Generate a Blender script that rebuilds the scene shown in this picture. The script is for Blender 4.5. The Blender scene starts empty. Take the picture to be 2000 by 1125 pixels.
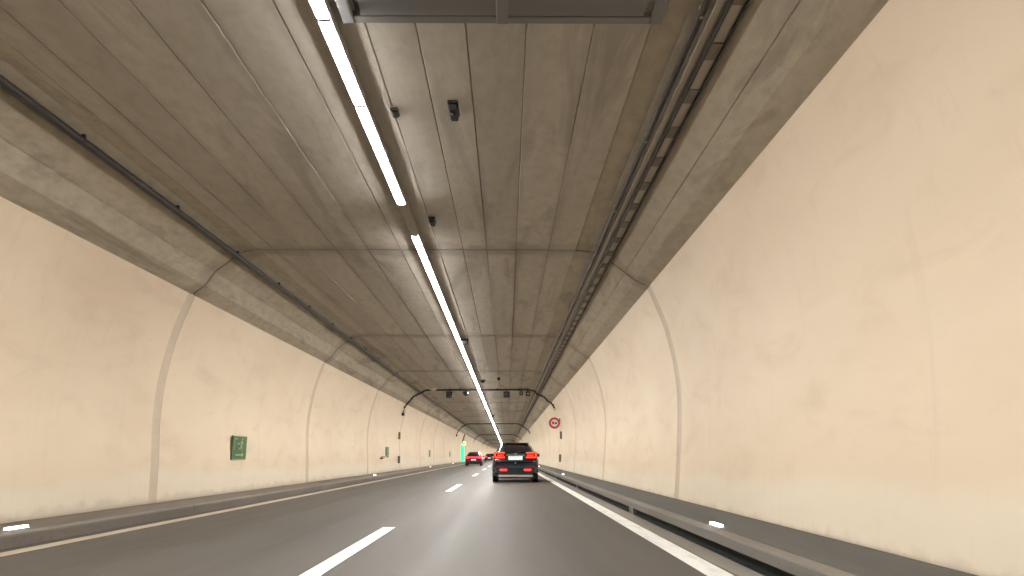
import bpy, bmesh, math, random
from mathutils import Vector, Matrix
R = math.radians
random.seed(7)
sc = bpy.context.scene
C = sc.collection

# ------------------------------------------------------------------ camera, world, exposure
CAM_H = 1.10
cam_data = bpy.data.cameras.new('camera')
cam_data.sensor_width = 36.0
cam_data.lens = 36.0 * 1450 / 2000
cam_data.clip_start = 0.05
cam_data.clip_end = 3000
cam = bpy.data.objects.new('camera', cam_data)
C.objects.link(cam)
cam.location = (0, 0, CAM_H)
cam.rotation_euler = (R(90 + 12.73), 0, R(-0.395))
sc.camera = cam

world = bpy.data.worlds.new('World')
sc.world = world
world.use_nodes = True
world.node_tree.nodes['Background'].inputs[0].default_value = (0.02, 0.018, 0.016, 1)
world.node_tree.nodes['Background'].inputs[1].default_value = 0.1

LAMP = 184.0            # radiance of the ceiling luminaires (the tunnel's only light source besides vehicle lamps)
sc.view_settings.view_transform = 'Standard'
sc.view_settings.look = 'None'
sc.view_settings.exposure = 0.0
sc.view_settings.gamma = 1.0
sc.view_settings.use_curve_mapping = False
sc.render.engine = 'CYCLES'
sc.cycles.use_denoising = True
sc.cycles.max_bounces = 8
sc.cycles.diffuse_bounces = 7
sc.cycles.glossy_bounces = 3
sc.cycles.caustics_reflective = False
sc.cycles.caustics_refractive = False
sc.cycles.sample_clamp_indirect = 6.0

# ------------------------------------------------------------------ materials
def new_mat(name):
    m = bpy.data.materials.new(name)
    m.use_nodes = True
    nt = m.node_tree
    return m, nt, nt.nodes['Principled BSDF']

def simple(name, col, rough=0.6, metal=0.0, spec=0.5, coat=0.0):
    m, nt, b = new_mat(name)
    b.inputs['Base Color'].default_value = (*col, 1)
    b.inputs['Roughness'].default_value = rough
    b.inputs['Metallic'].default_value = metal
    b.inputs['Specular IOR Level'].default_value = spec
    b.inputs['Coat Weight'].default_value = coat
    b.inputs['Coat Roughness'].default_value = 0.05
    # a little grain so that no surface is perfectly uniform
    n = nt.nodes.new('ShaderNodeTexNoise'); n.inputs['Scale'].default_value = 9.0
    tc = nt.nodes.new('ShaderNodeTexCoord'); nt.links.new(tc.outputs['Object'], n.inputs['Vector'])
    mx = nt.nodes.new('ShaderNodeMapRange')
    mx.inputs['To Min'].default_value = max(0.02, rough - 0.08); mx.inputs['To Max'].default_value = min(1, rough + 0.08)
    nt.links.new(n.outputs['Fac'], mx.inputs['Value']); nt.links.new(mx.outputs['Result'], b.inputs['Roughness'])
    return m

def emit(name, col, strength, base=None):
    m, nt, b = new_mat(name)
    b.inputs['Base Color'].default_value = (*(base or col), 1)
    b.inputs['Emission Color'].default_value = (*col, 1)
    b.inputs['Emission Strength'].default_value = strength
    b.inputs['Roughness'].default_value = 0.3
    return m

class N:
    """tiny node-graph helper"""
    def __init__(s, nt): s.nt = nt
    def pos(s):
        return s.nt.nodes.new('ShaderNodeNewGeometry').outputs['Position']
    def rnd(s):
        return s.nt.nodes.new('ShaderNodeObjectInfo').outputs['Random']
    def obj(s):
        return s.nt.nodes.new('ShaderNodeTexCoord').outputs['Object']
    def scale(s, v, sx, sy, sz, off=None):
        m = s.nt.nodes.new('ShaderNodeMapping')
        m.inputs['Scale'].default_value = (sx, sy, sz)
        s.nt.links.new(v, m.inputs['Vector'])
        if off is not None: s.nt.links.new(off, m.inputs['Location'])
        return m.outputs['Vector']
    def noise(s, v, sc_, det=4, rough=0.55, dist=0.0):
        n = s.nt.nodes.new('ShaderNodeTexNoise')
        n.inputs['Scale'].default_value = sc_; n.inputs['Detail'].default_value = det
        n.inputs['Roughness'].default_value = rough; n.inputs['Distortion'].default_value = dist
        s.nt.links.new(v, n.inputs['Vector'])
        return n.outputs['Fac']
    def rng(s, v, a, b, c, d, smooth=False):
        n = s.nt.nodes.new('ShaderNodeMapRange')
        if smooth: n.interpolation_type = 'SMOOTHSTEP'
        for k, x in zip(('From Min', 'From Max', 'To Min', 'To Max'), (a, b, c, d)): n.inputs[k].default_value = x
        s.nt.links.new(v, n.inputs['Value'])
        return n.outputs['Result']
    def math(s, op, a, b=None):
        n = s.nt.nodes.new('ShaderNodeMath'); n.operation = op
        for i, x in enumerate((a, b)):
            if x is None: continue
            if isinstance(x, (int, float)): n.inputs[i].default_value = x
            else: s.nt.links.new(x, n.inputs[i])
        return n.outputs[0]
    def mix(s, f, a, b, mode='MIX'):
        n = s.nt.nodes.new('ShaderNodeMix'); n.data_type = 'RGBA'; n.blend_type = mode
        for sock, x in ((n.inputs[0], f), (n.inputs[6], a), (n.inputs[7], b)):
            if isinstance(x, (int, float)): sock.default_value = x
            elif isinstance(x, tuple): sock.default_value = (*x, 1)
            else: s.nt.links.new(x, sock)
        return n.outputs[2]
    def sep(s, v):
        n = s.nt.nodes.new('ShaderNodeSeparateXYZ'); s.nt.links.new(v, n.inputs[0]); return n.outputs
    def bump(s, h, strength, dist=0.02):
        n = s.nt.nodes.new('ShaderNodeBump'); n.inputs['Strength'].default_value = strength
        n.inputs['Distance'].default_value = dist; s.nt.links.new(h, n.inputs['Height']); return n.outputs[0]
    def link(s, a, b): s.nt.links.new(a, b)

def concrete(name, dark, light, stain, end_stain=0.0, streak=3.0, joints=()):
    m, nt, b = new_mat(name); g = N(nt)
    p = g.pos(); rn = g.rnd()
    big = g.noise(g.scale(p, 1, 1 / streak, 1), 0.8, 5, 0.6, 0.4)
    fine = g.noise(g.scale(p, 1, 0.5, 1), 6, 6, 0.65)
    col = g.mix(g.rng(big, .3, .7, 0, 1), dark, light)
    col = g.mix(g.math('MULTIPLY', g.rng(fine, .42, .72, 0, 1), .4), col, stain)
    blot = g.noise(g.scale(p, .9, .14, .9), 1.5, 6, 0.66, 0.6)
    col = g.mix(g.math('MULTIPLY', g.rng(blot, .53, .66, 0, 1), .75), col, stain)
    tone = g.rng(rn, 0, 1, .92, 1.07)
    mul = nt.nodes.new('ShaderNodeVectorMath'); mul.operation = 'SCALE'
    g.link(col, mul.inputs[0]); g.link(tone, mul.inputs['Scale'])
    col = mul.outputs[0]
    if end_stain:
        # damp, sooty stains that have crept out of the transverse joints (objects are 11.4 m long, origin at one end)
        y = g.sep(g.obj())[1]
        d = g.math('MINIMUM', g.math('ABSOLUTE', y), g.math('ABSOLUTE', g.math('SUBTRACT', y, 11.4)))
        w = g.math('ADD', d, g.rng(g.noise(p, 1.6, 4), .3, .7, .25, -.35))
        col = g.mix(g.math('MULTIPLY', g.rng(w, .0, .7, 1, 0, True), end_stain), col, stain)
    if joints:
        # sooty seepage along the lengthwise joints, broken up by noise
        x = g.math('ADD', g.sep(p)[0], g.rng(g.noise(g.scale(p, 1, .35, 1), 1.4, 4), .3, .7, -.05, .05))
        d = None
        for xj in joints:
            q = g.math('ABSOLUTE', g.math('SUBTRACT', x, xj)); d = q if d is None else g.math('MINIMUM', d, q)
        gate = g.rng(g.noise(g.scale(p, .7, .16, 1), 1.2, 3), .38, .62, .25, 1)
        col = g.mix(g.math('MULTIPLY', g.math('MULTIPLY', g.rng(d, .01, .12, 1, 0, True), gate), .55), col, stain)
    g.link(col, b.inputs['Base Color'])
    b.inputs['Roughness'].default_value = .72
    g.link(g.bump(fine, .25, .01), b.inputs['Normal'])
    return m

M = {}
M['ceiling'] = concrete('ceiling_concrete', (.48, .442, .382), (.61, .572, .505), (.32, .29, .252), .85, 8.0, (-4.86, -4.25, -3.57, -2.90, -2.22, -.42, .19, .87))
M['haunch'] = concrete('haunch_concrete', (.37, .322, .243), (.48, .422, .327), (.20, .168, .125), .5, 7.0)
M['backing'] = simple('joint_shadow_gap', (.12, .105, .09), .9)

def wall_mat():
    m, nt, b = new_mat('cream_wall_coating'); g = N(nt)
    p = g.pos(); z = g.sep(p)[2]
    big = g.noise(g.scale(p, 1, .35, .8), .55, 4, .55, .5)
    mid = g.noise(g.scale(p, 1, .4, 1.2), 1.7, 5, .6, .6)
    col = g.mix(g.rng(big, .3, .7, 0, 1), (.695, .56, .415), (.765, .645, .487))
    col = g.mix(g.math('MULTIPLY', g.rng(mid, .52, .74, 0, 1), .35), col, (.56, .45, .33))
    # headlight glow painted in as a paler low wall band, with an uneven upper edge
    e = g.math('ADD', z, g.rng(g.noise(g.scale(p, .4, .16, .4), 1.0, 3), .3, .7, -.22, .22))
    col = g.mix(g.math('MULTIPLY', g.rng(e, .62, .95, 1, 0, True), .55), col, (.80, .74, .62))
    # thin vertical run-off streaks
    st = g.noise(g.scale(p, 3, 3, .12), 1.6, 4, .6)
    col = g.mix(g.math('MULTIPLY', g.rng(st, .58, .74, 0, 1), .16), col, (.50, .41, .31))
    # grime creeping up from the walkway
    dirt = g.math('ADD', z, g.rng(g.noise(p, 2.2, 5), .3, .7, -.06, .10))
    col = g.mix(g.math('MULTIPLY', g.rng(dirt, .26, .40, 1, 0, True), .35), col, (.42, .36, .28))
    g.link(col, b.inputs['Base Color'])
    g.link(g.rng(mid, .3, .7, .42, .6), b.inputs['Roughness'])
    b.inputs['Specular IOR Level'].default_value = .35
    g.link(g.bump(g.noise(g.scale(p, 1, .5, 1), 3.0, 5), .12, .02), b.inputs['Normal'])
    return m
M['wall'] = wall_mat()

def joint_mat():
    m, nt, b = new_mat('grey_joint_sealant'); g = N(nt); p = g.pos()
    n = g.noise(p, 3, 4)
    g.link(g.mix(g.rng(n, .3, .7, 0, 1), (.55, .45, .34), (.62, .512, .39)), b.inputs['Base Color'])
    b.inputs['Roughness'].default_value = .7
    return m
M['joint'] = joint_mat()

def asphalt():
    m, nt, b = new_mat('asphalt'); g = N(nt); p = g.pos(); x = g.sep(p)[0]
    long = g.noise(g.scale(p, 1.0, .03, 1), 1.6, 4, .6)
    pat = g.noise(g.scale(p, .8, .15, 1), .9, 4, .6, .3)
    fine = g.noise(p, 60, 3, .7)
    col = g.mix(g.rng(long, .3, .7, 0, 1), (.062, .057, .050), (.088, .081, .071))
    col = g.mix(g.math('MULTIPLY', g.rng(pat, .5, .72, 0, 1), .4), col, (.048, .043, .037))
    col = g.mix(g.math('MULTIPLY', g.rng(fine, .5, .8, 0, 1), .35), col, (.115, .105, .092))
    xm = g.math('ADD', x, g.rng(g.noise(g.scale(p, .0, .05, 0), 1.0, 2), .3, .7, -.12, .12))
    lane = g.math('PINGPONG', g.math('SUBTRACT', xm, .08), 1.93)        # distance from the lane's middle
    trk = g.math('SUBTRACT', 1.0, g.rng(g.math('ABSOLUTE', g.math('SUBTRACT', lane, .78)), .12, .42, 0, 1, True))
    col = g.mix(g.math('MULTIPLY', trk, .30), col, (.042, .038, .033))
    g.link(col, b.inputs['Base Color'])
    g.link(g.math('SUBTRACT', g.rng(long, .3, .7, .56, .69), g.math('MULTIPLY', trk, .05)), b.inputs['Roughness'])
    b.inputs['Specular IOR Level'].default_value = .27
    g.link(g.bump(fine, .12, .004), b.inputs['Normal'])
    return m
M['asphalt'] = asphalt()

def kerbmat(name, a, c, rough=.7, streak=.12):
    m, nt, b = new_mat(name); g = N(nt); p = g.pos()
    n = g.noise(g.scale(p, 1, streak, 1), 2.5, 5, .6); f = g.noise(p, 14, 4)
    col = g.mix(g.rng(n, .3, .7, 0, 1), a, c)
    col = g.mix(g.math('MULTIPLY', g.rng(f, .5, .75, 0, 1), .3), col, tuple(.6 * k for k in a))
    g.link(col, b.inputs['Base Color']); b.inputs['Roughness'].default_value = rough
    g.link(g.bump(f, .15, .006), b.inputs['Normal'])
    return m
M['kerb'] = kerbmat('kerb_concrete', (.115, .106, .095), (.15, .14, .127))
M['kerb_edge'] = kerbmat('worn_kerb_edge', (.14, .127, .108), (.19, .172, .146))
M['walk'] = kerbmat('walkway_asphalt', (.058, .059, .056), (.086, .087, .083))
M['kerb_left'] = kerbmat('sooty_kerb_concrete', (.105, .088, .074), (.155, .133, .114))
M['gutter'] = kerbmat('gutter_concrete', (.17, .155, .135), (.24, .22, .19))
M['slot'] = simple('slot_dark_plastic', (.006, .010, .010), .7, 0, .2)
def paint(name, col, worn, amt):
    m, nt, b = new_mat(name); g = N(nt); p = g.pos()
    n = g.noise(g.scale(p, 1.5, .25, 1), 5, 6, .7)
    g.link(g.mix(g.math('MULTIPLY', g.rng(n, .48, .7, 0, 1), amt), col, worn), b.inputs['Base Color'])
    b.inputs['Roughness'].default_value = .5
    g.link(g.bump(g.noise(p, 70, 3), .1, .003), b.inputs['Normal'])
    return m
M['paint'] = paint('white_road_paint', (.86, .87, .84), (.42, .41, .37), .5)
M['paint_worn'] = paint('dusty_road_paint', (.50, .44, .34), (.26, .23, .18), .5)
M['black'] = simple('black_cable_sheath', (.022, .019, .018), .5)
M['darkmetal'] = simple('dark_painted_metal', (.014, .0135, .014), .6)
M['galv'] = simple('galvanised_steel', (.42, .375, .31), .55, .2)
M['damper'] = simple('sooty_damper_steel', (.20, .20, .205), .6, .1)
M['tray_rung'] = simple('dusty_tray_rung', (.15, .13, .108), .6)
M['housing'] = simple('luminaire_housing', (.42, .41, .40), .4, .3)
M['lamp'] = emit('luminaire_diffuser', (1.0, .965, .91), LAMP)
M['marker'] = emit('kerb_marker_led', (.86, .92, 1.0), 9.0)
M['white_plastic'] = simple('white_plastic', (.72, .70, .66), .4)
M['brown'] = simple('brown_enclosure', (.14, .115, .085), .5)
M['sign_green'] = simple('green_sign_face', (.025, .105, .04), .35)
M['sign_pale'] = simple('pale_sign_print', (.34, .45, .22), .4)
M['sign_white'] = simple('white_sign_face', (.82, .82, .80), .4)
M['sign_red'] = simple('red_sign_ring', (.50, .025, .03), .4)
M['sign_black'] = simple('black_sign_print', (.02, .02, .022), .4)
M['green_glow'] = emit('green_portal_light', (.02, .78, .33), 1.5)
M['yellow_glow'] = emit('yellow_green_sign_light', (.72, .95, .28), 1.6)
M['door'] = simple('grey_green_door', (.18, .25, .2), .5)

# ------------------------------------------------------------------ mesh helpers
def cx(y):                       # far ahead, behind the near SUV, the tunnel bends away
    return 0.0 if y < 300 else (y - 300) ** 2 / 2000
def heading(y):
    return 0.0 if y < 300 else -math.atan((y - 300) / 1000)
def P(x, y, z): return Vector((x + cx(y), y, z))

class MB:
    def __init__(s): s.v = []; s.f = []; s.sm = []
    def add(s, vs, fs, smooth=False):
        o = len(s.v); s.v += [tuple(v) for v in vs]; s.f += [tuple(i + o for i in f) for f in fs]; s.sm += [smooth] * len(fs)
        return s
    def box(s, x0, x1, y0, y1, z0, z1, mat=None):
        vs = [Vector((x, y, z)) for z in (z0, z1) for y in (y0, y1) for x in (x0, x1)]
        if mat is not None: vs = [mat @ v for v in vs]
        return s.add(vs, [(0, 2, 3, 1), (4, 5, 7, 6), (0, 1, 5, 4), (2, 6, 7, 3), (0, 4, 6, 2), (1, 3, 7, 5)])
    def bbox(s, x0, x1, y0, y1, z0, z1, b, mat=None):
        """box with chamfered edges"""
        bm = bmesh.new()
        bmesh.ops.create_cube(bm, size=1)
        for v in bm.verts:
            v.co = Vector(((x0 + x1) / 2 + v.co.x * (x1 - x0), (y0 + y1) / 2 + v.co.y * (y1 - y0), (z0 + z1) / 2 + v.co.z * (z1 - z0)))
        bmesh.ops.bevel(bm, geom=bm.edges[:], offset=b, segments=1, affect='EDGES')
        bm.verts.index_update()
        vs = [(mat @ v.co) if mat is not None else v.co.copy() for v in bm.verts]
        s.add(vs, [[v.index for v in f.verts] for f in bm.faces]); bm.free()
        return s
    def tube(s, pts, r, n=8, caps=True):
        pts = [Vector(p) for p in pts]; rings = []
        for i, p in enumerate(pts):
            d = (pts[min(i + 1, len(pts) - 1)] - pts[max(i - 1, 0)]).normalized()
            up = Vector((0, 0, 1)) if abs(d.z) < .9 else Vector((1, 0, 0))
            a = d.cross(up).normalized(); b = d.cross(a)
            rings.append([p + (a * math.cos(2 * math.pi * k / n) + b * math.sin(2 * math.pi * k / n)) * r for k in range(n)])
        vs = [v for rg in rings for v in rg]
        fs = [(i * n + k, i * n + (k + 1) % n, (i + 1) * n + (k + 1) % n, (i + 1) * n + k) for i in range(len(pts) - 1) for k in range(n)]
        s.add(vs, fs, True)
        if caps:
            s.add(rings[0], [tuple(range(n))]); s.add(rings[-1], [tuple(range(n - 1, -1, -1))])
        return s
    def cyl(s, c, axis, r0, r1, h, n=20):
        """cylinder/cone frustum from c along axis"""
        c = Vector(c); d = Vector(axis).normalized()
        up = Vector((0, 0, 1)) if abs(d.z) < .9 else Vector((1, 0, 0))
        a = d.cross(up).normalized(); b = d.cross(a)
        ring = lambda o, r: [c + d * o + (a * math.cos(2 * math.pi * k / n) + b * math.sin(2 * math.pi * k / n)) * r for k in range(n)]
        A, B = ring(0, r0), ring(h, r1)
        s.add(A + B, [(k, (k + 1) % n, n + (k + 1) % n, n + k) for k in range(n)], True)
        s.add(A, [tuple(range(n))]); s.add(B, [tuple(range(n - 1, -1, -1))])
        return s
    def extrude(s, prof, ys, close=True, xf=P):
        """sweep an (x, z) profile through the stations ys; xf maps to the tunnel's line"""
        n = len(prof)
        vs = [xf(x, y, z) for y in ys for x, z in prof]
        fs = []
        for i in range(len(ys) - 1):
            for k in range(n if close else n - 1):
                k2 = (k + 1) % n
                fs.append((i * n + k, i * n + k2, (i + 1) * n + k2, (i + 1) * n + k))
        if close:
            fs.append(tuple(range(n - 1, -1, -1))); fs.append(tuple((len(ys) - 1) * n + k for k in range(n)))
        return s.add(vs, fs)
    def mesh(s, name, mat, fixnormals=True):
        me = bpy.data.meshes.new(name); me.from_pydata(s.v, [], s.f)
        for p, q in zip(me.polygons, s.sm): p.use_smooth = q
        if fixnormals:
            bm = bmesh.new(); bm.from_mesh(me); bmesh.ops.recalc_face_normals(bm, faces=bm.faces[:]); bm.to_mesh(me); bm.free()
        me.materials.append(M[mat] if isinstance(mat, str) else mat)
        return me
    def build(s, name, mat, parent=None, loc=None, fixnormals=True):
        return link(name, s.mesh(name, mat, fixnormals), parent, loc)

def link(name, me, parent=None, loc=None, rz=0.0):
    o = bpy.data.objects.new(name, me); C.objects.link(o)
    if parent is not None: o.parent = parent
    if loc is not None: o.location = loc
    if rz: o.rotation_euler.z = rz
    return o
def empty(name, loc=(0, 0, 0), rz=0.0):
    o = bpy.data.objects.new(name, None); o.empty_display_size = .2; C.objects.link(o)
    o.location = loc; o.rotation_euler.z = rz
    return o
def tag(o, label, cat, group=None):
    o['label'] = label; o['category'] = cat
    if group: o['group'] = group
    return o
def struct(o): o['kind'] = 'structure'; return o
def stuff(o): o['kind'] = 'stuff'; return o
def children(o, allo): return [c for c in allo if c.parent is o]
def copy_tree(o, loc=None, rz=None):
    r = o.copy(); C.objects.link(r)
    if loc is not None: r.location = loc
    if rz is not None: r.rotation_euler.z = rz
    for ch in list(o.children):
        c = ch.copy(); C.objects.link(c); c.parent = r
        for g in list(ch.children):
            d = g.copy(); C.objects.link(d); d.parent = c
    return r
ORD = ['first', 'second', 'third', 'fourth', 'fifth', 'sixth', 'seventh', 'eighth', 'ninth', 'tenth', 'eleventh', 'twelfth']

# ------------------------------------------------------------------ tunnel layout
BLOCK = 11.4
RING0 = 3.6                                   # transverse joints at RING0 + k * BLOCK
K0, KN = -3, 12                               # blocks built piece by piece
Y_BACK = RING0 + K0 * BLOCK
Y_MID = RING0 + KN * BLOCK                    # about 140 m; beyond that the pieces cannot be told apart
Y_END = 520.0
far_ys = [Y_MID + i * BLOCK for i in range(int((Y_END - Y_MID) / BLOCK) + 1)]
CEIL = 5.30

# road, kerbs -------------------------------------------------------
all_ys = [Y_BACK, 0, 40, 80, 120, 150] + [150 + 12 * i for i in range(1, 31)]
road = struct(MB().extrude([(-6.06, 0), (2.16, 0), (2.16, -.3), (-6.06, -.3)], all_ys).build('road', 'asphalt'))
y = 12.2 - 18 * 2
dash = MB().box(-.1, .1, -6, 0, .0, .004).mesh('lane_dash', 'paint')
while y < Y_END - 8:
    link('lane_dash', dash, road, P(-1.84, y, .003), heading(y)); y += 18
MB().extrude([(1.885, .004), (2.135, .004), (2.135, .0), (1.885, .0)], all_ys).build('edge_line', 'paint', road)
MB().extrude([(-5.86, .004), (-5.64, .004), (-5.64, .0), (-5.86, .0)], all_ys).build('edge_line', 'paint_worn', road)

gutter = struct(MB().extrude([(2.163, .006), (2.405, .010), (2.405, -.3), (2.163, -.3)], all_ys).build('gutter', 'gutter'))

kerb_r = struct(empty('kerb'))
def kerb_right(y0, y1, xf=P, gap=True):
    """kerb unit: foot and head with an open drainage slot between, closed at both ends"""
    kb = MB(); n0, n1 = y0 + .22, y1 - .22
    head = [(2.41, .125), (2.41, .222), (2.418, .230), (2.55, .249), (2.55, .125)]
    kb.extrude(head, [y0 + .006, y1 - .006], xf=xf)
    kb.extrude([(2.49, -.05), (2.49, .125), (2.55, .125), (2.55, -.05)], [y0 + .006, y1 - .006], xf=xf)
    for a, b in ((y0 + .006, n0), (n1, y1 - .006)):
        kb.extrude([(2.412, -.05), (2.412, .126), (2.491, .126), (2.491, -.05)], [a, b], xf=xf)
    return kb
Pl = lambda x, y, z: Vector((x, y, z))
km = kerb_right(0, BLOCK, Pl).mesh('kerb_unit', 'kerb')
em = MB().extrude([(2.419, .2325), (2.545, .2510), (2.545, .2470), (2.419, .2285)], [.01, BLOCK - .01], xf=Pl).mesh('worn_edge', 'kerb_edge')
sm_ = MB().extrude([(2.416, .012), (2.484, .016), (2.484, .118), (2.416, .120), (2.416, .1235), (2.4885, .1235), (2.4885, .0105), (2.416, .0105)], [.23, BLOCK - .23], xf=Pl).mesh('slot_lining', 'slot')
for k in range(K0, KN):
    o = link('kerb_unit', km, kerb_r, (0, RING0 + k * BLOCK, 0))
    link('worn_edge', em, o); link('slot_lining', sm_, o)
fk = MB()
for a, b in zip(far_ys[:-1], far_ys[1:]): fk.extrude([(2.41, -.05), (2.41, .215), (2.55, .247), (2.55, -.05)], [a, b])
stuff(fk.build('kerb_unit', 'kerb', kerb_r))
struct(MB().extrude([(2.556, .250), (3.42, .285), (3.42, -.1), (2.556, -.1)], all_ys).build('walkway', 'walk'))

kerb_l = struct(empty('kerb'))
kl = MB().extrude([(-6.05, -.05), (-6.05, .155), (-6.075, .178), (-6.95, .20), (-6.95, -.05)], [.006, BLOCK - .006], xf=Pl).mesh('kerb_unit', 'kerb_left')
el = MB().extrude([(-6.046, .135), (-6.046, .157), (-6.073, .1815), (-6.11, .1825), (-6.11, .176), (-6.06, .15)], [.01, BLOCK - .01], xf=Pl).mesh('worn_edge', 'kerb_edge')
for k in range(K0, KN):
    o = link('kerb_unit', kl, kerb_l, (0, RING0 + k * BLOCK, 0)); link('worn_edge', el, o)
fk = MB()
for a, b in zip(far_ys[:-1], far_ys[1:]): fk.extrude([(-6.05, -.05), (-6.05, .155), (-6.075, .178), (-6.95, .20), (-6.95, -.05)], [a, b])
stuff(fk.build('kerb_unit', 'kerb_left', kerb_l))

# walls -------------------------------------------------------------
def smooth_profile(pts, per=4):
    out = []
    for i in range(len(pts) - 1):
        p0 = pts[max(i - 1, 0)]; p1 = pts[i]; p2 = pts[i + 1]; p3 = pts[min(i + 2, len(pts) - 1)]
        for k in range(per):
            t = k / per
            out.append(tuple(.5 * (2 * b + (c - a) * t + (2 * a - 5 * b + 4 * c - d) * t * t + (3 * b - a - 3 * c + d) * t ** 3) for a, b, c, d in zip(p0, p1, p2, p3)))
    out.append(pts[-1]); return out
RW = smooth_profile([(3.30, .20), (3.375, .92), (3.455, 1.89), (3.44, 2.72), (3.26, 3.67), (2.95, 4.50), (2.84, 4.74)])
LW = smooth_profile([(-6.87, .12), (-6.90, .95), (-6.955, 1.8), (-6.92, 2.65), (-6.74, 3.6), (-6.46, 4.42), (-6.33, 4.70)])
def at_z(prof, z):
    for (x0, z0), (x1, z1) in zip(prof[:-1], prof[1:]):
        if z0 <= z <= z1: return x0 + (x1 - x0) * (z - z0) / (z1 - z0)
    return prof[-1][0]
def shell(prof, ys, s, xf, off=0.0, th=.12):
    n = len(prof); inner = [(x + s * off, z) for x, z in prof]; outer = [(x + s * (off + th), z) for x, z in prof]
    ring = inner + outer[::-1]
    m_ = MB()
    vs = [xf(x, y, z) for y in ys for x, z in ring]; N_ = len(ring); fs = []
    for i in range(len(ys) - 1):
        for k in range(N_):
            fs.append((i * N_ + k, i * N_ + (k + 1) % N_, (i + 1) * N_ + (k + 1) % N_, (i + 1) * N_ + k))
    m_.add(vs, fs, True)
    for base in (0, (len(ys) - 1) * N_):
        m_.add([vs[base + k] for k in range(N_)], [(k, k + 1, N_ - 2 - k, N_ - 1 - k) for k in range(n - 1)])
    return m_
JW = .17
for s, prof, lab in ((1, RW, 'cream painted curved tunnel wall on the right, beside the narrow walkway'),
                     (-1, LW, 'cream painted curved tunnel wall on the left, carrying the green exit signs')):
    w = tag(empty('tunnel_wall', (0, 0, 0)), lab, 'wall')
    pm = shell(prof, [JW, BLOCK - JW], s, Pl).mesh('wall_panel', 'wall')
    jm = shell(prof, [-JW - .02, JW + .02], s, Pl, .006, .1).mesh('joint_band', 'joint')
    for k in range(K0, KN):
        yy = RING0 + k * BLOCK
        link('wall_panel', pm, w, (0, yy, 0))
        link('joint_band', jm, w, (0, yy, 0))
    fw, fj = MB(), MB()
    for a, b in zip(far_ys[:-1], far_ys[1:]):
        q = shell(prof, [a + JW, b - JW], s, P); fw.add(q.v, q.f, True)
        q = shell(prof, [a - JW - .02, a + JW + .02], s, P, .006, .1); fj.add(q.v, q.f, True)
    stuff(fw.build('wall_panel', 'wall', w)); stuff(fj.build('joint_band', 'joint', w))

# ceiling -----------------------------------------------------------
ceil = struct(empty('ceiling'))
XS = [-5.22, -4.86, -4.25, -3.57, -2.90, -2.22, -1.42, -.92, -.42, .19, .87, 1.44]
def panel(x0, x1, y0, y1, xf=Pl, g=.0045, b=.006):
    x0 += g; x1 -= g; y0 += .03; y1 -= .03
    lo = [(x0 + b, y0 + b), (x1 - b, y0 + b), (x1 - b, y1 - b), (x0 + b, y1 - b)]
    hi = [(x0, y0), (x1, y0), (x1, y1), (x0, y1)]
    vs = [xf(x, y, 0) for x, y in lo] + [xf(x, y, b) for x, y in hi] + [xf(x, y, .12) for x, y in hi]
    fs = [(0, 1, 2, 3), (8, 9, 10, 11)] + [(k, (k + 1) % 4, 4 + (k + 1) % 4, 4 + k) for k in range(4)] + [(4 + k, 4 + (k + 1) % 4, 8 + (k + 1) % 4, 8 + k) for k in range(4)]
    return MB().add(vs, fs)
rp = random.Random(3)
HUP_R = [(1.44, 5.30), (1.75, 5.27), (1.98, 5.19), (2.455, 4.83)]
HLO_R = [(2.465, 4.815), (2.675, 4.65), (2.97, 4.505)]
HUP_L = [(-5.22, 5.30), (-5.45, 5.27), (-5.63, 5.18), (-6.06, 4.82)]
HLO_L = [(-6.07, 4.805), (-6.245, 4.525), (-6.49, 4.34)]
def slab(prof, ys, xf, th=.14):
    out = [(x, z + th) for x, z in prof][::-1]
    return MB().extrude(prof + out, ys, xf=xf)
panels = [(x0, x1, panel(x0, x1, 0, BLOCK).mesh('ceiling_panel', 'ceiling')) for x0, x1 in zip(XS[:-1], XS[1:])]
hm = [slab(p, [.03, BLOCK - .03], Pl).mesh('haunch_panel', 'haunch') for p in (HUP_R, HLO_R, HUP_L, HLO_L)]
for k in range(K0, KN):
    yy = RING0 + k * BLOCK
    for x0, x1, me in panels: link('ceiling_panel', me, ceil, (0, yy, CEIL + rp.uniform(-.008, .008)))
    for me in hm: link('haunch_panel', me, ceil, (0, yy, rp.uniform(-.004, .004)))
fc, fh = MB(), MB()
for a, b in zip(far_ys[:-1], far_ys[1:]):
    for x0, x1 in zip(XS[:-1], XS[1:]):
        q = panel(x0, x1, a, b, P); fc.add([(v[0], v[1], v[2] + CEIL) for v in q.v], q.f)
    for p in (HUP_R, HLO_R, HUP_L, HLO_L):
        q = slab(p, [a + .03, b - .03], P); fh.add(q.v, q.f)
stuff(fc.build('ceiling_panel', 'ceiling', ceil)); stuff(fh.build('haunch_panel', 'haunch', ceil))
MB().extrude([(-5.2, 5.45), (1.42, 5.45), (2.4, 5.02), (2.9, 4.66), (2.9, 4.75), (2.45, 5.1), (1.42, 5.6), (-5.2, 5.6), (-6.05, 5.1), (-6.42, 4.75), (-6.42, 4.62), (-6.0, 5.02)], all_ys).build('joint_backing', 'backing', ceil)

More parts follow.
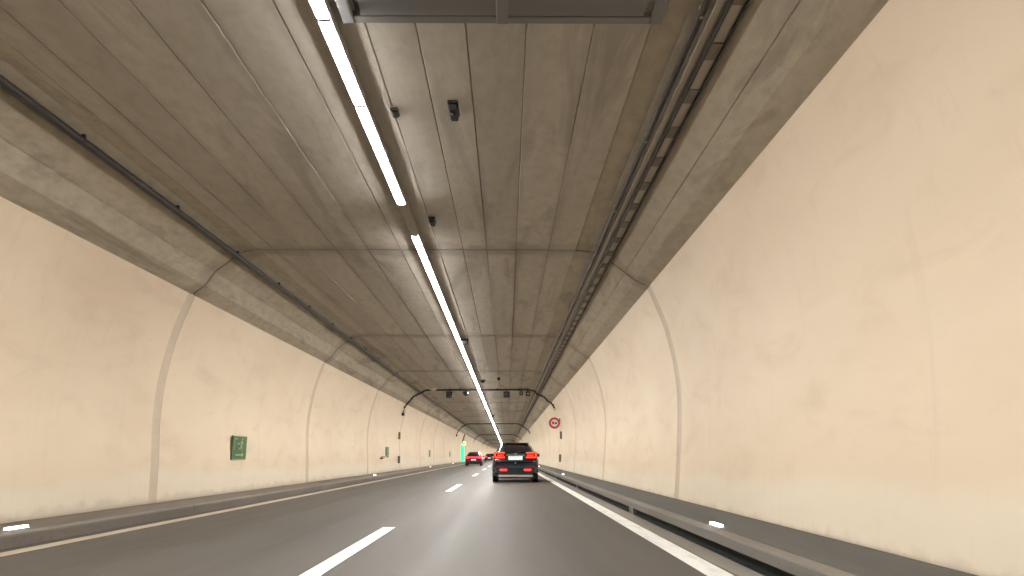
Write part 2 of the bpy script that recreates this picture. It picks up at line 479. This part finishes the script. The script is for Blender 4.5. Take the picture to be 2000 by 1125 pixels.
# ------------------------------------------------------------------ luminaires
LX, STEP = -1.765, 1.8
def luminaire(lit):
    t = empty('ceiling_luminaire')
    MB().bbox(-.085, .085, .004, STEP - .004, -.075, 0, .012).build('housing', 'housing', t)
    if lit:
        for sx in (-1, 1): MB().box(min(sx * .062, sx * .072), max(sx * .062, sx * .072), .01, STEP - .01, -.090, -.0752).build('skirt', 'housing', t)
        MB().bbox(-.058, .058, .038, STEP - .038, -.106, -.0755, .012).build('diffuser', 'lamp', t)
        for e in (0.010, STEP - .036):
            MB().bbox(-.060, .060, e, e + .026, -.104, -.0755, .01).build('end_cap', 'housing', t)
    else:
        MB().bbox(-.070, .070, .03, STEP - .03, -.095, -.0755, .008).build('cover', 'galv', t)
    return t
lum = luminaire(True); dark = luminaire(False)
y0 = 13.62; k = 0; first = True
LABN = 12
far_me = None
for i in range(-19, 281):
    yy = y0 + i * STEP
    o = (dark if i == -1 else (lum if first else copy_tree(lum)))
    if i != -1: first = False
    o.location = P(LX, yy, CEIL - .012); o.rotation_euler.z = heading(yy)
    if i == -1:
        tag(o, 'unlit grey luminaire leaving the gap in the bright ceiling light line', 'light', 'ceiling luminaires')
    elif -6 < i < -1:
        tag(o, f'lit strip luminaire on the ceiling, {["nearest","second","third","fourth"][-2 - i] if i != -2 else "nearest"} on the camera side of the unlit gap', 'light', 'ceiling luminaires')
    elif i <= -6:
        tag(o, 'lit strip luminaire on the ceiling above and behind the camera', 'light', 'ceiling luminaires')
    elif i < LABN:
        tag(o, f'lit strip luminaire on the ceiling, {ORD[i]} beyond the unlit gap', 'light', 'ceiling luminaires')
    else:
        tag(o, 'lit strip luminaire in the distant run that merges into one white line', 'light', 'ceiling luminaires')

# ------------------------------------------------------------------ conduits and cable tray along the ceiling
cond_ys = [Y_BACK + 2] + list(range(0, 150, 12)) + all_ys[6:]
t = tag(empty('ceiling_conduit', (0, 0, 0)), 'black conduit running along the left edge of the ceiling', 'conduit')
MB().tube([P(-5.575, y, 5.125) for y in cond_ys], .055, 8).build('pipe', 'black', t)
cl = MB().bbox(-.055, .05, -.015, .015, -.052, .075, .005).mesh('clamp', 'darkmetal')
yy = -8.0
while yy < 110: link('clamp', cl, t, (-5.575, yy, 5.14)); yy += 2.85

t = tag(empty('power_cable'), 'thick black cable hung beside the ladder tray on the right of the ceiling', 'cable')
MB().tube([P(1.83, y, 5.16) for y in cond_ys], .034, 8).build('sheath', 'black', t)
cl = MB().bbox(-.015, .015, -.02, .02, -.05, .10, .004).mesh('hanger', 'galv')
yy = -8.0
while yy < 110: link('hanger', cl, t, (1.83, yy, 5.17)); yy += 2.85
t = tag(empty('cable_tray'), 'long ladder cable tray under the right edge of the ceiling', 'cable tray')
for x in (1.985, 2.135):
    MB().extrude([(x - .011, 5.01), (x + .011, 5.01), (x + .011, 5.08), (x - .011, 5.08)], cond_ys).build('side_rail', 'darkmetal', t)
MB().extrude([(1.998, 5.045), (2.122, 5.045), (2.122, 5.065), (1.998, 5.065)], cond_ys).build('tray_floor', 'galv', t)
MB().extrude([(1.885, 5.075), (1.950, 5.075), (1.950, 5.09), (1.885, 5.09)], cond_ys).build('added_pale_strip', 'galv', t)  # added pale bar, stands in for the light ceiling between cable and tray
rg = MB().bbox(1.998, 2.122, -.16, .16, 5.03, 5.043, .004).mesh('rung', 'tray_rung')
hg = MB().bbox(2.045, 2.075, -.02, .02, 5.066, 5.20, .004).mesh('hanger', 'galv')
yy = 1.0
while yy < 140:
    link('rung', rg, t, (0, yy, 0)); yy += .95
yy = -8.0
while yy < 110: link('hanger', hg, t, (0, yy, 0)); yy += 2.85

# exhaust damper over the right lane, just entering the picture at the top
t = tag(empty('exhaust_damper', (-.05, 5.2, 5.33)), 'dark louvred exhaust damper in the ceiling at the top edge of the picture', 'air vent')
MB().box(-1.42, 1.42, -1.25, 1.25, -.03, -.015).build('back_plate', 'backing', t)
for x in (-1.5, 0, 1.5): MB().bbox(x - .06, x + .06, -1.34, 1.34, -.10, -.012, .008).build('frame_bar', 'damper', t)
for y in (-1.28, 1.28): MB().bbox(-1.439, 1.439, y - .055, y + .055, -.097, -.0125, .008).build('frame_bar', 'damper', t)
bl = MB().box(-1.36, 1.36, -.10, .10, -.004, .004, Matrix.Rotation(R(-16), 4, 'X')).mesh('louvre', 'damper')
for i in range(11): link('louvre', bl, t, (0, -1.1 + i * .22, -.065))

# small detectors on the ceiling
def detector(x, y, w, l, h, label):
    t = tag(empty('ceiling_detector', (x, y, CEIL - .01)), label, 'detector', 'detectors on the ceiling')
    MB().bbox(-w, w, -l, l, -.03, 0, .008).build('base_plate', 'darkmetal', t)
    MB().bbox(-w * .8, w * .8, -l * .85, l * .85, -h, -.0305, .015).build('housing', 'darkmetal', t)
    MB().cyl((0, -l * .3, -h + .002), (0, 0, -1), w * .45, w * .35, .035, 12).build('lens', 'black', t)
detector(-.66, 8.45, .065, .20, .11, 'black box detector alone on the ceiling over the right lane, nearest and largest')
detector(-1.40, 8.55, .05, .10, .06, 'small dark detector on the ceiling between the bright strip and the largest detector')
detector(-1.36, 12.9, .06, .16, .10, 'dark detector on the ceiling right beside the unlit luminaire')
detector(-1.55, 27.2, .13, .17, .16, 'dark box detector on the ceiling just right of the light line, before the cameras')
detector(-1.36, 42.2, .15, .17, .14, 'small dark detector right of the light line just before the camera row')
detector(-.45, 41.0, .09, .14, .12, 'tiny dark detector over the right lane just before the camera row')
detector(-1.45, 79.0, .16, .22, .18, 'far dark detector close to the light line beyond the camera row')

# ------------------------------------------------------------------ transverse conduits with cameras
def cross_conduit(y, r, label, right=True, full=True):
    t = tag(empty('cross_conduit', P(0, y, 0)), label, 'conduit', 'conduits crossing the ceiling')
    zl = 3.75; zr = 4.05
    lp = [(at_z(LW, zl) + .06, 0, zl), (at_z(LW, 4.3) + .08, 0, 4.28), (-6.22, 0, 4.50), (-6.0, 0, 4.79), (-5.52, 0, 5.03), (-5.2, 0, 5.21), (-1.95, 0, 5.23)]
    rp_ = [(-1.70, 0, 5.23), (1.35, 0, 5.23), (1.75, 0, 5.15), (1.95, 0, 4.96), (2.40, 0, 4.77), (2.62, 0, 4.52), (2.82, 0, 4.42), (at_z(RW, zr) - .06, 0, zr)]
    MB().tube(lp, r, 8).build('pipe', 'black', t)
    MB().tube(rp_ if right else rp_[:2], r * .9, 8).build('pipe', 'black', t)
    if full:
        for x, z in [(-6.55, 4.12), (-6.1, 4.65), (-4.5, 5.23), (-3.0, 5.23), (-.6, 5.23), (.8, 5.23), (2.2, 4.86), (2.96, 4.25)]:
            MB().bbox(x - .05, x + .05, -.06, .06, z - .06, z + .07, .006).build('clamp', 'darkmetal', t)
        MB().bbox(lp[0][0] - .06, lp[0][0] + .10, -.08, .08, zl - .16, zl + .02, .01).build('end_box', 'darkmetal', t)
        MB().bbox(lp[0][0] - .02, lp[0][0] + .16, -.05, .05, zl - .02, zl + .06, .01).build('end_bracket', 'white_plastic', t)
        MB().bbox(rp_[-1][0] - .12, rp_[-1][0] + .03, -.06, .06, zr - .12, zr + .02, .01).build('end_box', 'white_plastic', t)
YC = 48.0
cross_conduit(YC, .052, 'black conduit bent across the ceiling carrying the row of cameras')
for i, yy in enumerate((100, 152, 204, 256)):
    cross_conduit(yy, .06, f'thin black conduit bent across the ceiling, {ORD[i]} beyond the camera row', full=(i < 1))

def tunnel_camera(x, w, h, label, lens='sign_black'):
    t = tag(empty('tunnel_camera', (x, YC - .12, 5.20)), label, 'camera', 'devices hung from the ceiling conduit')
    MB().bbox(-.03, .03, -.03, .03, -.12, .09, .006).build('bracket', 'darkmetal', t)
    MB().bbox(-w, w, -.28, .22, -.12 - h, -.121, .02).build('housing', 'darkmetal', t)
    MB().bbox(-w - .015, w + .015, -.34, .24, -.1205, -.104, .005).build('sun_shield', 'darkmetal', t)
    MB().cyl((0, -.281, -.12 - h * .5), (0, -1, 0), h * .3, h * .26, .03, 14).build('lens', lens, t)
tunnel_camera(-3.67, .20, .36, 'large square black camera box left of the light line on the crossing conduit')
tunnel_camera(-.02, .20, .36, 'large square black camera box right of the light line on the crossing conduit')
tunnel_camera(.92, .11, .20, 'smaller black camera, left one of the pair near the ladder tray', 'galv')
tunnel_camera(1.34, .13, .25, 'black camera, right one of the pair next to the ladder tray', 'galv')
t = tag(empty('pan_camera', (-2.62, YC - .1, 5.20)), 'round dark pan camera just left of the light line on the conduit', 'camera', 'devices hung from the ceiling conduit')
MB().cyl((0, 0, .06), (0, 0, -1), .07, .07, .16, 14).build('mount', 'darkmetal', t)
MB().cyl((0, 0, -.1), (0, 0, -1), .20, .21, .12, 18).build('housing', 'darkmetal', t)
MB().cyl((0, 0, -.22), (0, 0, -1), .19, .07, .15, 18).build('dome', 'sign_black', t)
MB().cyl((.13, -.16, -.2), (0, -1, 0), .022, .02, .03, 10).build('lamp', 'marker', t)
t = tag(empty('ceiling_dome', (-4.72, YC - .2, 5.29)), 'small pale round device on the ceiling left of the cameras', 'detector')
MB().cyl((0, 0, 0), (0, 0, -1), .27, .27, .04, 20).build('base_ring', 'white_plastic', t)
MB().cyl((0, 0, -.04), (0, 0, -1), .24, .12, .09, 20).build('dome', 'white_plastic', t)

# ------------------------------------------------------------------ kerb marker lights
mh = MB().bbox(-.04, .04, -.22, .22, 0, .02, .006).mesh('housing', 'white_plastic')
ml = MB().bbox(-.03, .03, -.21, .21, .0202, .045, .008).mesh('lens', 'marker')
def marker(x, y, z, label, grp):
    t = tag(empty('kerb_marker', P(x, y, z), heading(y)), label, 'marker light', grp)
    link('housing', mh, t); link('lens', ml, t)
for i in range(6):
    nm = 'nearest to the camera' if i == 0 else f'{ORD[i]} from the camera'
    marker(2.57, 9.5 + 25.4 * i, .249, f'small white light on the kerb by the right walkway, {nm}', 'right kerb marker lights')
    marker(-6.22, 9.9 + 26.2 * i, .182, f'small white light on the left kerb under the cream wall, {nm}', 'left kerb marker lights')

# ------------------------------------------------------------------ green exit signs on the left wall
def poly(mb, pts, th):
    """flat figure in the (y, z) plane facing +x, thickness th"""
    n = len(pts)
    mb.add([(0, a, b) for a, b in pts] + [(th, a, b) for a, b in pts],
           [tuple(range(n)), tuple(range(2 * n - 1, n - 1, -1))] + [(k, (k + 1) % n, n + (k + 1) % n, n + k) for k in range(n)])
def circle(c, r, n=12): return [(c[0] + r * math.cos(2 * math.pi * k / n), c[1] + r * math.sin(2 * math.pi * k / n)) for k in range(n)]
def limb(a, b, w):
    a, b = Vector((a[0], a[1])), Vector((b[0], b[1])); d = (b - a).normalized(); q = Vector((-d.y, d.x)) * w / 2
    return [tuple(a + q), tuple(b + q), tuple(b - q), tuple(a - q)]
def exit_sign():
    t = empty('exit_sign')
    MB().bbox(0, .035, -.52, .52, -.30, .30, .006).build('panel', 'sign_green', t)
    fr = MB()
    for a in ((-.51, .51, -.295, -.28), (-.51, .51, .28, .295)): fr.bbox(.0355, .042, a[0], a[1], a[2], a[3], .002)
    fr.build('border', 'sign_pale', t)
    man = MB()
    poly(man, circle((.17, .215), .038), .006)
    for a, b, w in (((.15, .165), (.10, .05), .07), ((.10, .05), (.19, .0), .035), ((.19, .0), (.17, -.06), .03),
                    ((.09, .05), (.04, -.02), .035), ((.04, -.02), (-.05, -.03), .03), ((.155, .15), (.23, .09), .025), ((.14, .16), (.05, .13), .025)):
        poly(man, limb(a, b, w), .006)
    man.build('running_figure', 'sign_pale', t, (.0355, 0, 0))
    dr = MB()
    poly(dr, [(-.40, -.06), (-.40, .24), (-.20, .24), (-.20, .21), (-.37, .21), (-.37, -.06)], .006)
    poly(dr, limb((-.18, .10), (-.02, .10), .03), .006)
    dr.build('doorway_figure', 'sign_pale', t, (.0355, 0, 0))
    ar = MB()
    poly(ar, limb((-.30, -.18), (.18, -.18), .035), .006)
    poly(ar, [(.16, -.12), (.32, -.18), (.16, -.24)], .006)
    ar.build('arrow', 'sign_pale', t, (.0355, 0, 0))
    return t
ex = exit_sign()
for i in range(6):
    o = ex if i == 0 else copy_tree(ex)
    yy = 19.6 + 24.3 * i; z = 1.30
    o.location = P(at_z(LW, z) + .012, yy, z)
    tag(o, f'green emergency exit sign on the left wall, {"nearest and largest" if i == 0 else ORD[i] + " from the camera"}', 'exit sign', 'green exit signs on the left wall')

# small boxes and fittings on the walls near the camera row
def wall_box(side, y, z, label):
    prof = RW if side > 0 else LW
    t = tag(empty('wall_box', (at_z(prof, z), y, z)), label, 'box', 'small brown boxes on the tunnel walls')
    s = -side
    MB().bbox(min(0, s * .11), max(0, s * .11), -.12, .12, -.23, .23, .012).build('case', 'brown', t)
    MB().bbox(min(s * .111, s * .122), max(s * .111, s * .122), -.10, .10, -.20, .20, .004).build('lid', 'brown', t)
wall_box(-1, 48.6, 2.36, 'brown box on the left wall, upper one beyond the second exit sign')
wall_box(-1, 48.4, .86, 'brown box low on the left wall, lower one beyond the second exit sign')
wall_box(1, 47.6, 2.36, 'brown box on the right wall below the round traffic sign')
wall_box(1, 47.4, .95, 'brown box low on the right wall just above the walkway')
t = tag(empty('wall_fitting', (at_z(LW, 1.0), 41.6, 1.02)), 'small pale fitting on a dark bracket before the second exit sign', 'fitting')
MB().bbox(0, .16, -.03, .03, -.09, -.03, .008).build('bracket', 'darkmetal', t)
MB().bbox(.05, .30, -.13, .13, -.029, .07, .02).build('cover', 'white_plastic', t)

# ------------------------------------------------------------------ no-overtaking sign for trucks
t = tag(empty('traffic_sign', (2.985, 47.2, 3.10)), 'round red and white no overtaking for trucks sign beside right wall', 'traffic sign')
MB().cyl((0, 0, 0), (0, 1, 0), .35, .35, .03, 40).build('back_plate', 'darkmetal', t)
def ring(r0, r1, y, n=40):
    vs = [(r * math.cos(2 * math.pi * k / n), yy, r * math.sin(2 * math.pi * k / n)) for yy in (y, y - .004) for r in (r0, r1) for k in range(n)]
    f = []
    for k in range(n):
        j = (k + 1) % n
        f += [(k, j, n + j, n + k), (2 * n + k, 3 * n + k, 3 * n + j, 2 * n + j), (k, 2 * n + k, 2 * n + j, j), (n + k, n + j, 3 * n + j, 3 * n + k)]
    return MB().add(vs, f)
ring(.225, .348, -.003).build('red_ring', 'sign_red', t)
MB().cyl((0, -.001, 0), (0, -1, 0), .224, .224, .004, 36).build('white_disc', 'sign_white', t)
def plate(pts_list, y=-.0055, th=.004):
    m_ = MB()
    for pts in pts_list:
        n = len(pts)
        m_.add([(a, y, b) for a, b in pts] + [(a, y - th, b) for a, b in pts],
               [tuple(range(n)), tuple(range(2 * n - 1, n - 1, -1))] + [(k, (k + 1) % n, n + (k + 1) % n, n + k) for k in range(n)])
    return m_
rect = lambda a, b, c, d: [(a, c), (b, c), (b, d), (a, d)]
plate([rect(-.155, -.015, -.06, .09), rect(-.145, -.105, -.095, -.0605), rect(-.065, -.025, -.095, -.0605)]).build('truck_symbol', 'sign_red', t)
plate([[(.02, -.06), (.16, -.06), (.16, -.005), (.135, .045), (.045, .045), (.02, -.005)], rect(.03, .06, -.09, -.0605), rect(.12, .15, -.09, -.0605)]).build('car_symbol', 'sign_black', t)
MB().bbox(-.02, .36, .031, .065, -.025, .025, .005).bbox(.30, .40, .02, .08, .12, .30, .01).build('bracket', 'darkmetal', t)

# ------------------------------------------------------------------ lit emergency exit in the left wall, far ahead
YE = 116.0
t = tag(empty('emergency_exit', P(-6.88, YE, .2)), 'green glowing emergency exit doorway in the left wall behind the dark car', 'emergency exit')
MB().box(-.10, -.02, -.9, 1.5, 0, 2.2).build('door', 'door', t)
for y in (-1.05, 1.55):
    MB().bbox(-.06, .26, y, y + .22, 0, 2.25, .02).build('light_jamb', 'green_glow', t)
MB().bbox(-.05, .155, -1.04, 1.76, 2.255, 2.45, .02).build('light_lintel', 'green_glow', t)
s = MB().bbox(.02, .62, -.10, .10, 2.50, 3.0, .02).build('sign_box', 'yellow_glow', t)
MB().bbox(.10, .52, -.104, -.1005, 2.62, 2.88, .001).build('sign_print', 'green_glow', s)
rib = [(at_z(LW, z) + .05 + 6.88, 0, z - .2) for z in (2.95, 3.3, 3.7, 4.0, 4.3)]
MB().tube(rib, .13, 8).build('cable_duct', 'brown', t)

# ------------------------------------------------------------------ vehicles
M['car_black'] = simple('dark_blue_black_paint', (.009, .019, .025), .14, 0, .5, 1.0)
M['car_black2'] = simple('black_paint', (.016, .014, .015), .25, 0, .5, 1.0)
M['glass'] = simple('tinted_glass', (.010, .009, .010), .06, 0, .6)
M['trim'] = simple('black_trim', (.018, .018, .019), .55)
M['chrome'] = simple('bright_trim', (.62, .60, .57), .22, .9)
M['silver'] = simple('silver_skid_plate', (.50, .47, .43), .4, .5)
M['tyre'] = simple('tyre_rubber', (.02, .02, .02), .8)
M['rim'] = simple('grey_rim', (.22, .22, .23), .35, .8)
M['lamp_red'] = simple('red_lamp_lens', (.16, .006, .006), .12, 0, .6)
M['lamp_on'] = emit('tail_lamp_lit', (1.0, .034, .014), 6.5, (.4, .02, .02))
M['lamp_bar'] = emit('light_bar_lit', (1.0, .02, .06), 5.0, (.4, .02, .03))
M['reflector'] = emit('rear_reflector_glow', (1.0, .03, .03), 2.6, (.4, .02, .02))  # rear reflectors, no lamps: their shine is put in as emission
M['plate'] = emit('lit_licence_plate', (.80, 1.0, .96), .45, (.8, .82, .8))
M['plate_ink'] = simple('plate_edge', (.12, .12, .12), .5)

def make_car(name, loc, label, st, length, W, paintm, lamps, wheel_r, group):
    """st: stations (y, floor z, half width, shoulder z, roof half width, roof z); the rear faces the camera"""
    t = tag(empty(name, loc), label, 'car', group)
    def ringpts(s):
        y, zf, w, zs, rw, zr = s
        mid = zf + (zs - zf) * .5
        h = [(0, zf), (w * .80, zf), (w * .95, zf + .07), (w, zf + .22), (w * 1.005, mid), (w * .985, zs - .10), (w * .93, zs), (rw + (w * .93 - rw) * .45, zs + (zr - zs) * .55), (rw, zr - .06), (rw * .86, zr - .015), (0, zr)]
        return [(x, y, z) for x, z in h] + [(-x, y, z) for x, z in h[-2:0:-1]]
    # densify the stations with a smooth interpolation
    dense = []
    for i in range(len(st) - 1):
        a, b, c, d = st[max(i - 1, 0)], st[i], st[i + 1], st[min(i + 2, len(st) - 1)]
        for k in range(4):
            u = k / 4
            dense.append(tuple(q + (r_ - q) * u if j == 0 else
                               .5 * (2 * q + (r_ - p) * u * 1 + (2 * p - 5 * q + 4 * r_ - s_) * u * u + (3 * q - p - 3 * r_ + s_) * u ** 3)
                               for j, (p, q, r_, s_) in enumerate(zip(a, b, c, d))))
    dense.append(st[-1])
    rings = [ringpts(s) for s in dense]; n = len(rings[0])
    b = MB()
    b.add([p for r_ in rings for p in r_], [(i * n + k, i * n + (k + 1) % n, (i + 1) * n + (k + 1) % n, (i + 1) * n + k) for i in range(len(rings) - 1) for k in range(n)], True)
    b.add(rings[0], [(k, k + 1, n - 1 - k) if k == 0 else (k, k + 1, n - 1 - k, n - k) for k in range(0, n // 2 - 1)] + [(n // 2 - 1, n // 2, n // 2 + 1)], True)
    b.add(rings[-1], [tuple(range(n))])
    bo = b.build('body', paintm, t)
    def lerp_st(y):
        for a, c in zip(dense[:-1], dense[1:]):
            if a[0] <= y <= c[0]:
                u = (y - a[0]) / max(1e-6, c[0] - a[0]); return tuple(p + (q - p) * u for p, q in zip(a, c))
        return dense[-1]
    # rear window: a sheet following the sloping hatch between the roof edges
    def hatch(y0, y1, f, off, nm, mat, parent):
        m_ = MB(); g = []
        for i in range(7):
            s = lerp_st(y0 + (y1 - y0) * i / 6)
            for k in range(9):
                u = -1 + 2 * k / 8
                x = u * s[4] * f
                z = s[5] - .015 * abs(u) ** 2 - (.045 * max(0, abs(u) - .8) / .2) + off
                g.append((x, s[0] - off * .7, z))
        m_.add(g, [(i * 9 + k, i * 9 + k + 1, (i + 1) * 9 + k + 1, (i + 1) * 9 + k) for i in range(6) for k in range(8)], True)
        return m_.build(nm, mat, parent)
    return t, hatch, lerp_st

def wheels(t, xs, ys, r):
    ty = MB().cyl((-.12, 0, 0), (1, 0, 0), r - .025, r, .03, 24).cyl((-.09, 0, 0), (1, 0, 0), r, r, .18, 24).cyl((.09, 0, 0), (1, 0, 0), r, r - .025, .03, 24).mesh('tyre', 'tyre')
    rm = MB().cyl((-.124, 0, 0), (1, 0, 0), r * .66, r * .66, .248, 20)
    for k in range(5):
        a = 2 * math.pi * k / 5
        rm.bbox(-.132, .132, -.03, .03, .04, r * .62, .008, Matrix.Rotation(a, 4, 'X'))
    rm = rm.mesh('rim', 'rim')
    for x in xs:
        for y in ys:
            w = empty('wheel', (x, y, r)); w.parent = t
            link('tyre', ty, w); link('rim', rm, w)

# near SUV: 2.0 m wide, 1.68 m high, lamps wrapped round the corners, full-width tailgate
SX, SY = .37, 32.4
st = [(0.00, .32, .92, .80, .84, .86), (.05, .26, .965, .86, .86, 1.02), (.16, .24, .985, 1.00, .83, 1.20), (.30, .24, .995, 1.06, .77, 1.30),
      (.62, .24, 1.0, 1.08, .69, 1.49), (1.05, .24, 1.0, 1.08, .635, 1.62), (1.7, .24, 1.0, 1.07, .62, 1.675), (2.5, .24, 1.0, 1.06, .61, 1.67), (3.2, .24, 1.0, 1.04, .62, 1.50),
      (3.9, .24, .99, 1.0, .72, 1.10), (4.5, .25, .96, .90, .70, .97), (4.85, .28, .88, .74, .62, .80), (5.0, .34, .72, .60, .5, .64)]
t, hatch, ls = make_car('sport_utility_car', (SX, SY, 0), 'dark blue-black SUV close ahead in the right lane with red lamps lit', st, 5.0, 1.0, 'car_black', None, .37, 'cars driving ahead')
rw = hatch(.20, .98, .84, .012, 'rear_window', 'glass', t)
MB().bbox(-.60, .60, .86, 1.12, 1.615, 1.655, .015).build('roof_spoiler', 'car_black', t)
MB().bbox(-.22, .22, .855, .8605, 1.622, 1.640, .002).build('brake_light', 'lamp_red', t)
for s in (-1, 1):
    # side glass
    g = MB(); pts = []
    for y in (1.0, 1.5, 2.1, 2.7, 3.15):
        q = ls(y)
        for f in (.08, .86):
            xw = q[2] * .93 + (q[4] - q[2] * .93) * f
            pts.append((s * (xw + .022), y, q[3] + (q[5] - .06 - q[3]) * f + .02))
    g.add(pts, [(2 * i, 2 * i + 1, 2 * i + 3, 2 * i + 2) for i in range(4)], True).build('side_window', 'glass', t)
    # tail lamp: red lens wrapped round the corner with a lit C-shaped guide
    la = MB().bbox(min(s * .43, s * .925), max(s * .43, s * .925), -.012, .22, .985, 1.265, .05).build('tail_light', 'lamp_red', t)
    gd = MB()
    for a0, a1, z0, z1 in ((.46, .86, 1.205, 1.24), (.46, .86, 1.015, 1.055), (.845, .89, 1.0555, 1.2045), (.50, .76, 1.11, 1.13)):
        gd.bbox(min(s * a0, s * a1), max(s * a0, s * a1), -.028, -.0125, z0, z1, .005)
    gd.build('light_guide', 'lamp_on', la)
    MB().bbox(min(s * .36, s * .66), max(s * .36, s * .66), -.088, .06, .475, .555, .012).build('rear_reflector', 'reflector', t)
    mi = MB().bbox(min(s * .98, s * 1.16), max(s * .98, s * 1.16), 3.0, 3.16, 1.05, 1.20, .03).build('wing_mirror', 'car_black', t)
    MB().bbox(min(s * .80, s * .96), max(s * .80, s * .96), 3.09, 3.13, 1.04, 1.08, .006).build('mirror_arm', 'trim', mi)
MB().bbox(-.395, .395, -.02, .03, 1.10, 1.135, .01).build('chrome_bar', 'chrome', t)
e_ = MB(); e_.box(-.075, .075, -.030, -.0205, 1.165, 1.185).box(-.016, .016, -.030, -.0205, 1.06, 1.1645)
e_.build('emblem', 'chrome', t)
pl = MB().bbox(-.30, .30, -.035, -.012, .925, 1.075, .006).build('licence_plate', 'plate', t)
MB().bbox(-.32, .32, -.0115, .02, .905, 1.092, .004).build('plate_recess', 'trim', t)
MB().bbox(-.90, .90, -.07, .16, .33, .66, .06).build('bumper', 'car_black', t)
MB().bbox(-.72, .72, -.085, .05, .215, .31, .02).build('skid_plate', 'silver', t)
MB().bbox(-.78, .78, -.04, .2, .16, .33, .03).build('diffuser', 'trim', t)
MB().box(-.86, .86, -.003, .003, .70, .712).build('tailgate_seam', 'trim', t)
MB().tube([(.02, .13, 1.19), (.20, .20, 1.27), (.42, .26, 1.30)], .012, 6).build('rear_wiper', 'trim', t)
MB().cyl((.0, -.012, .80), (0, -1, 0), .035, .03, .012, 14).build('tailgate_badge', 'chrome', t)
wheels(t, (-.865, .865), (.98, 3.95), .375)

# car ahead in the left lane: light bar across the tail
st = [(0.00, .34, .86, .74, .78, .78), (.05, .27, .90, .82, .80, .92), (.18, .25, .92, .92, .78, 1.06), (.45, .25, .93, .95, .68, 1.28),
      (.95, .25, .935, .95, .60, 1.44), (1.7, .25, .935, .94, .58, 1.51), (2.5, .25, .93, .93, .58, 1.49), (3.1, .25, .93, .92, .60, 1.28), (3.6, .25, .92, .89, .66, .98),
      (4.2, .26, .88, .78, .62, .86), (4.5, .32, .72, .6, .5, .66)]
def small_car(x, y, label, bar):
    t, hatch, ls = make_car('hatchback_car', P(x, y, 0), label, st, 4.5, .93, 'car_black2', None, .34, 'cars driving ahead')
    hatch(.26, .92, .84, .012, 'rear_window', 'glass', t)
    MB().bbox(-.55, .55, .80, 1.0, 1.43, 1.465, .012).build('roof_spoiler', 'car_black2', t)
    for s in (-1, 1):
        la = MB().bbox(min(s * .44, s * .90), max(s * .44, s * .90), -.03, .22, .80, 1.03, .04).build('tail_light', 'lamp_red', t)
        MB().bbox(min(s * .47, s * .885), max(s * .47, s * .885), -.045, -.0305, .84, 1.0, .005).build('light_guide', 'lamp_bar', la)
        MB().bbox(min(s * .92, s * 1.08), max(s * .92, s * 1.08), 2.8, 2.94, .95, 1.08, .03).build('wing_mirror', 'car_black2', t)
        MB().bbox(min(s * .40, s * .62), max(s * .40, s * .62), -.05, .04, .42, .48, .01).build('rear_reflector', 'lamp_red', t)
        g = MB(); pts = []
        for yy in (.9, 1.5, 2.1, 2.7, 3.0):
            q = ls(yy)
            for f in (.08, .86):
                xw = q[2] * .93 + (q[4] - q[2] * .93) * f
                pts.append((s * (xw + .022), yy, q[3] + (q[5] - .06 - q[3]) * f + .02))
        g.add(pts, [(2 * i, 2 * i + 1, 2 * i + 3, 2 * i + 2) for i in range(4)], True).build('side_window', 'glass', t)
    if bar: MB().bbox(-.465, .465, -.044, .02, .89, .975, .006).build('light_bar', 'lamp_bar', t)
    MB().bbox(-.27, .27, -.05, -.02, .60, .73, .006).build('licence_plate', 'plate', t)
    MB().bbox(-.84, .84, -.06, .16, .34, .56, .05).build('bumper', 'car_black2', t)
    MB().bbox(-.70, .70, -.04, .2, .18, .33, .03).build('diffuser', 'trim', t)
    wheels(t, (-.80, .80), (.85, 3.45), .335)
small_car(-3.66, 84.0, 'small dark car in the left lane with a red light bar across its tail', True)
small_car(-3.35, 146.0, 'farthest dark car, half hidden behind the near SUV', False)
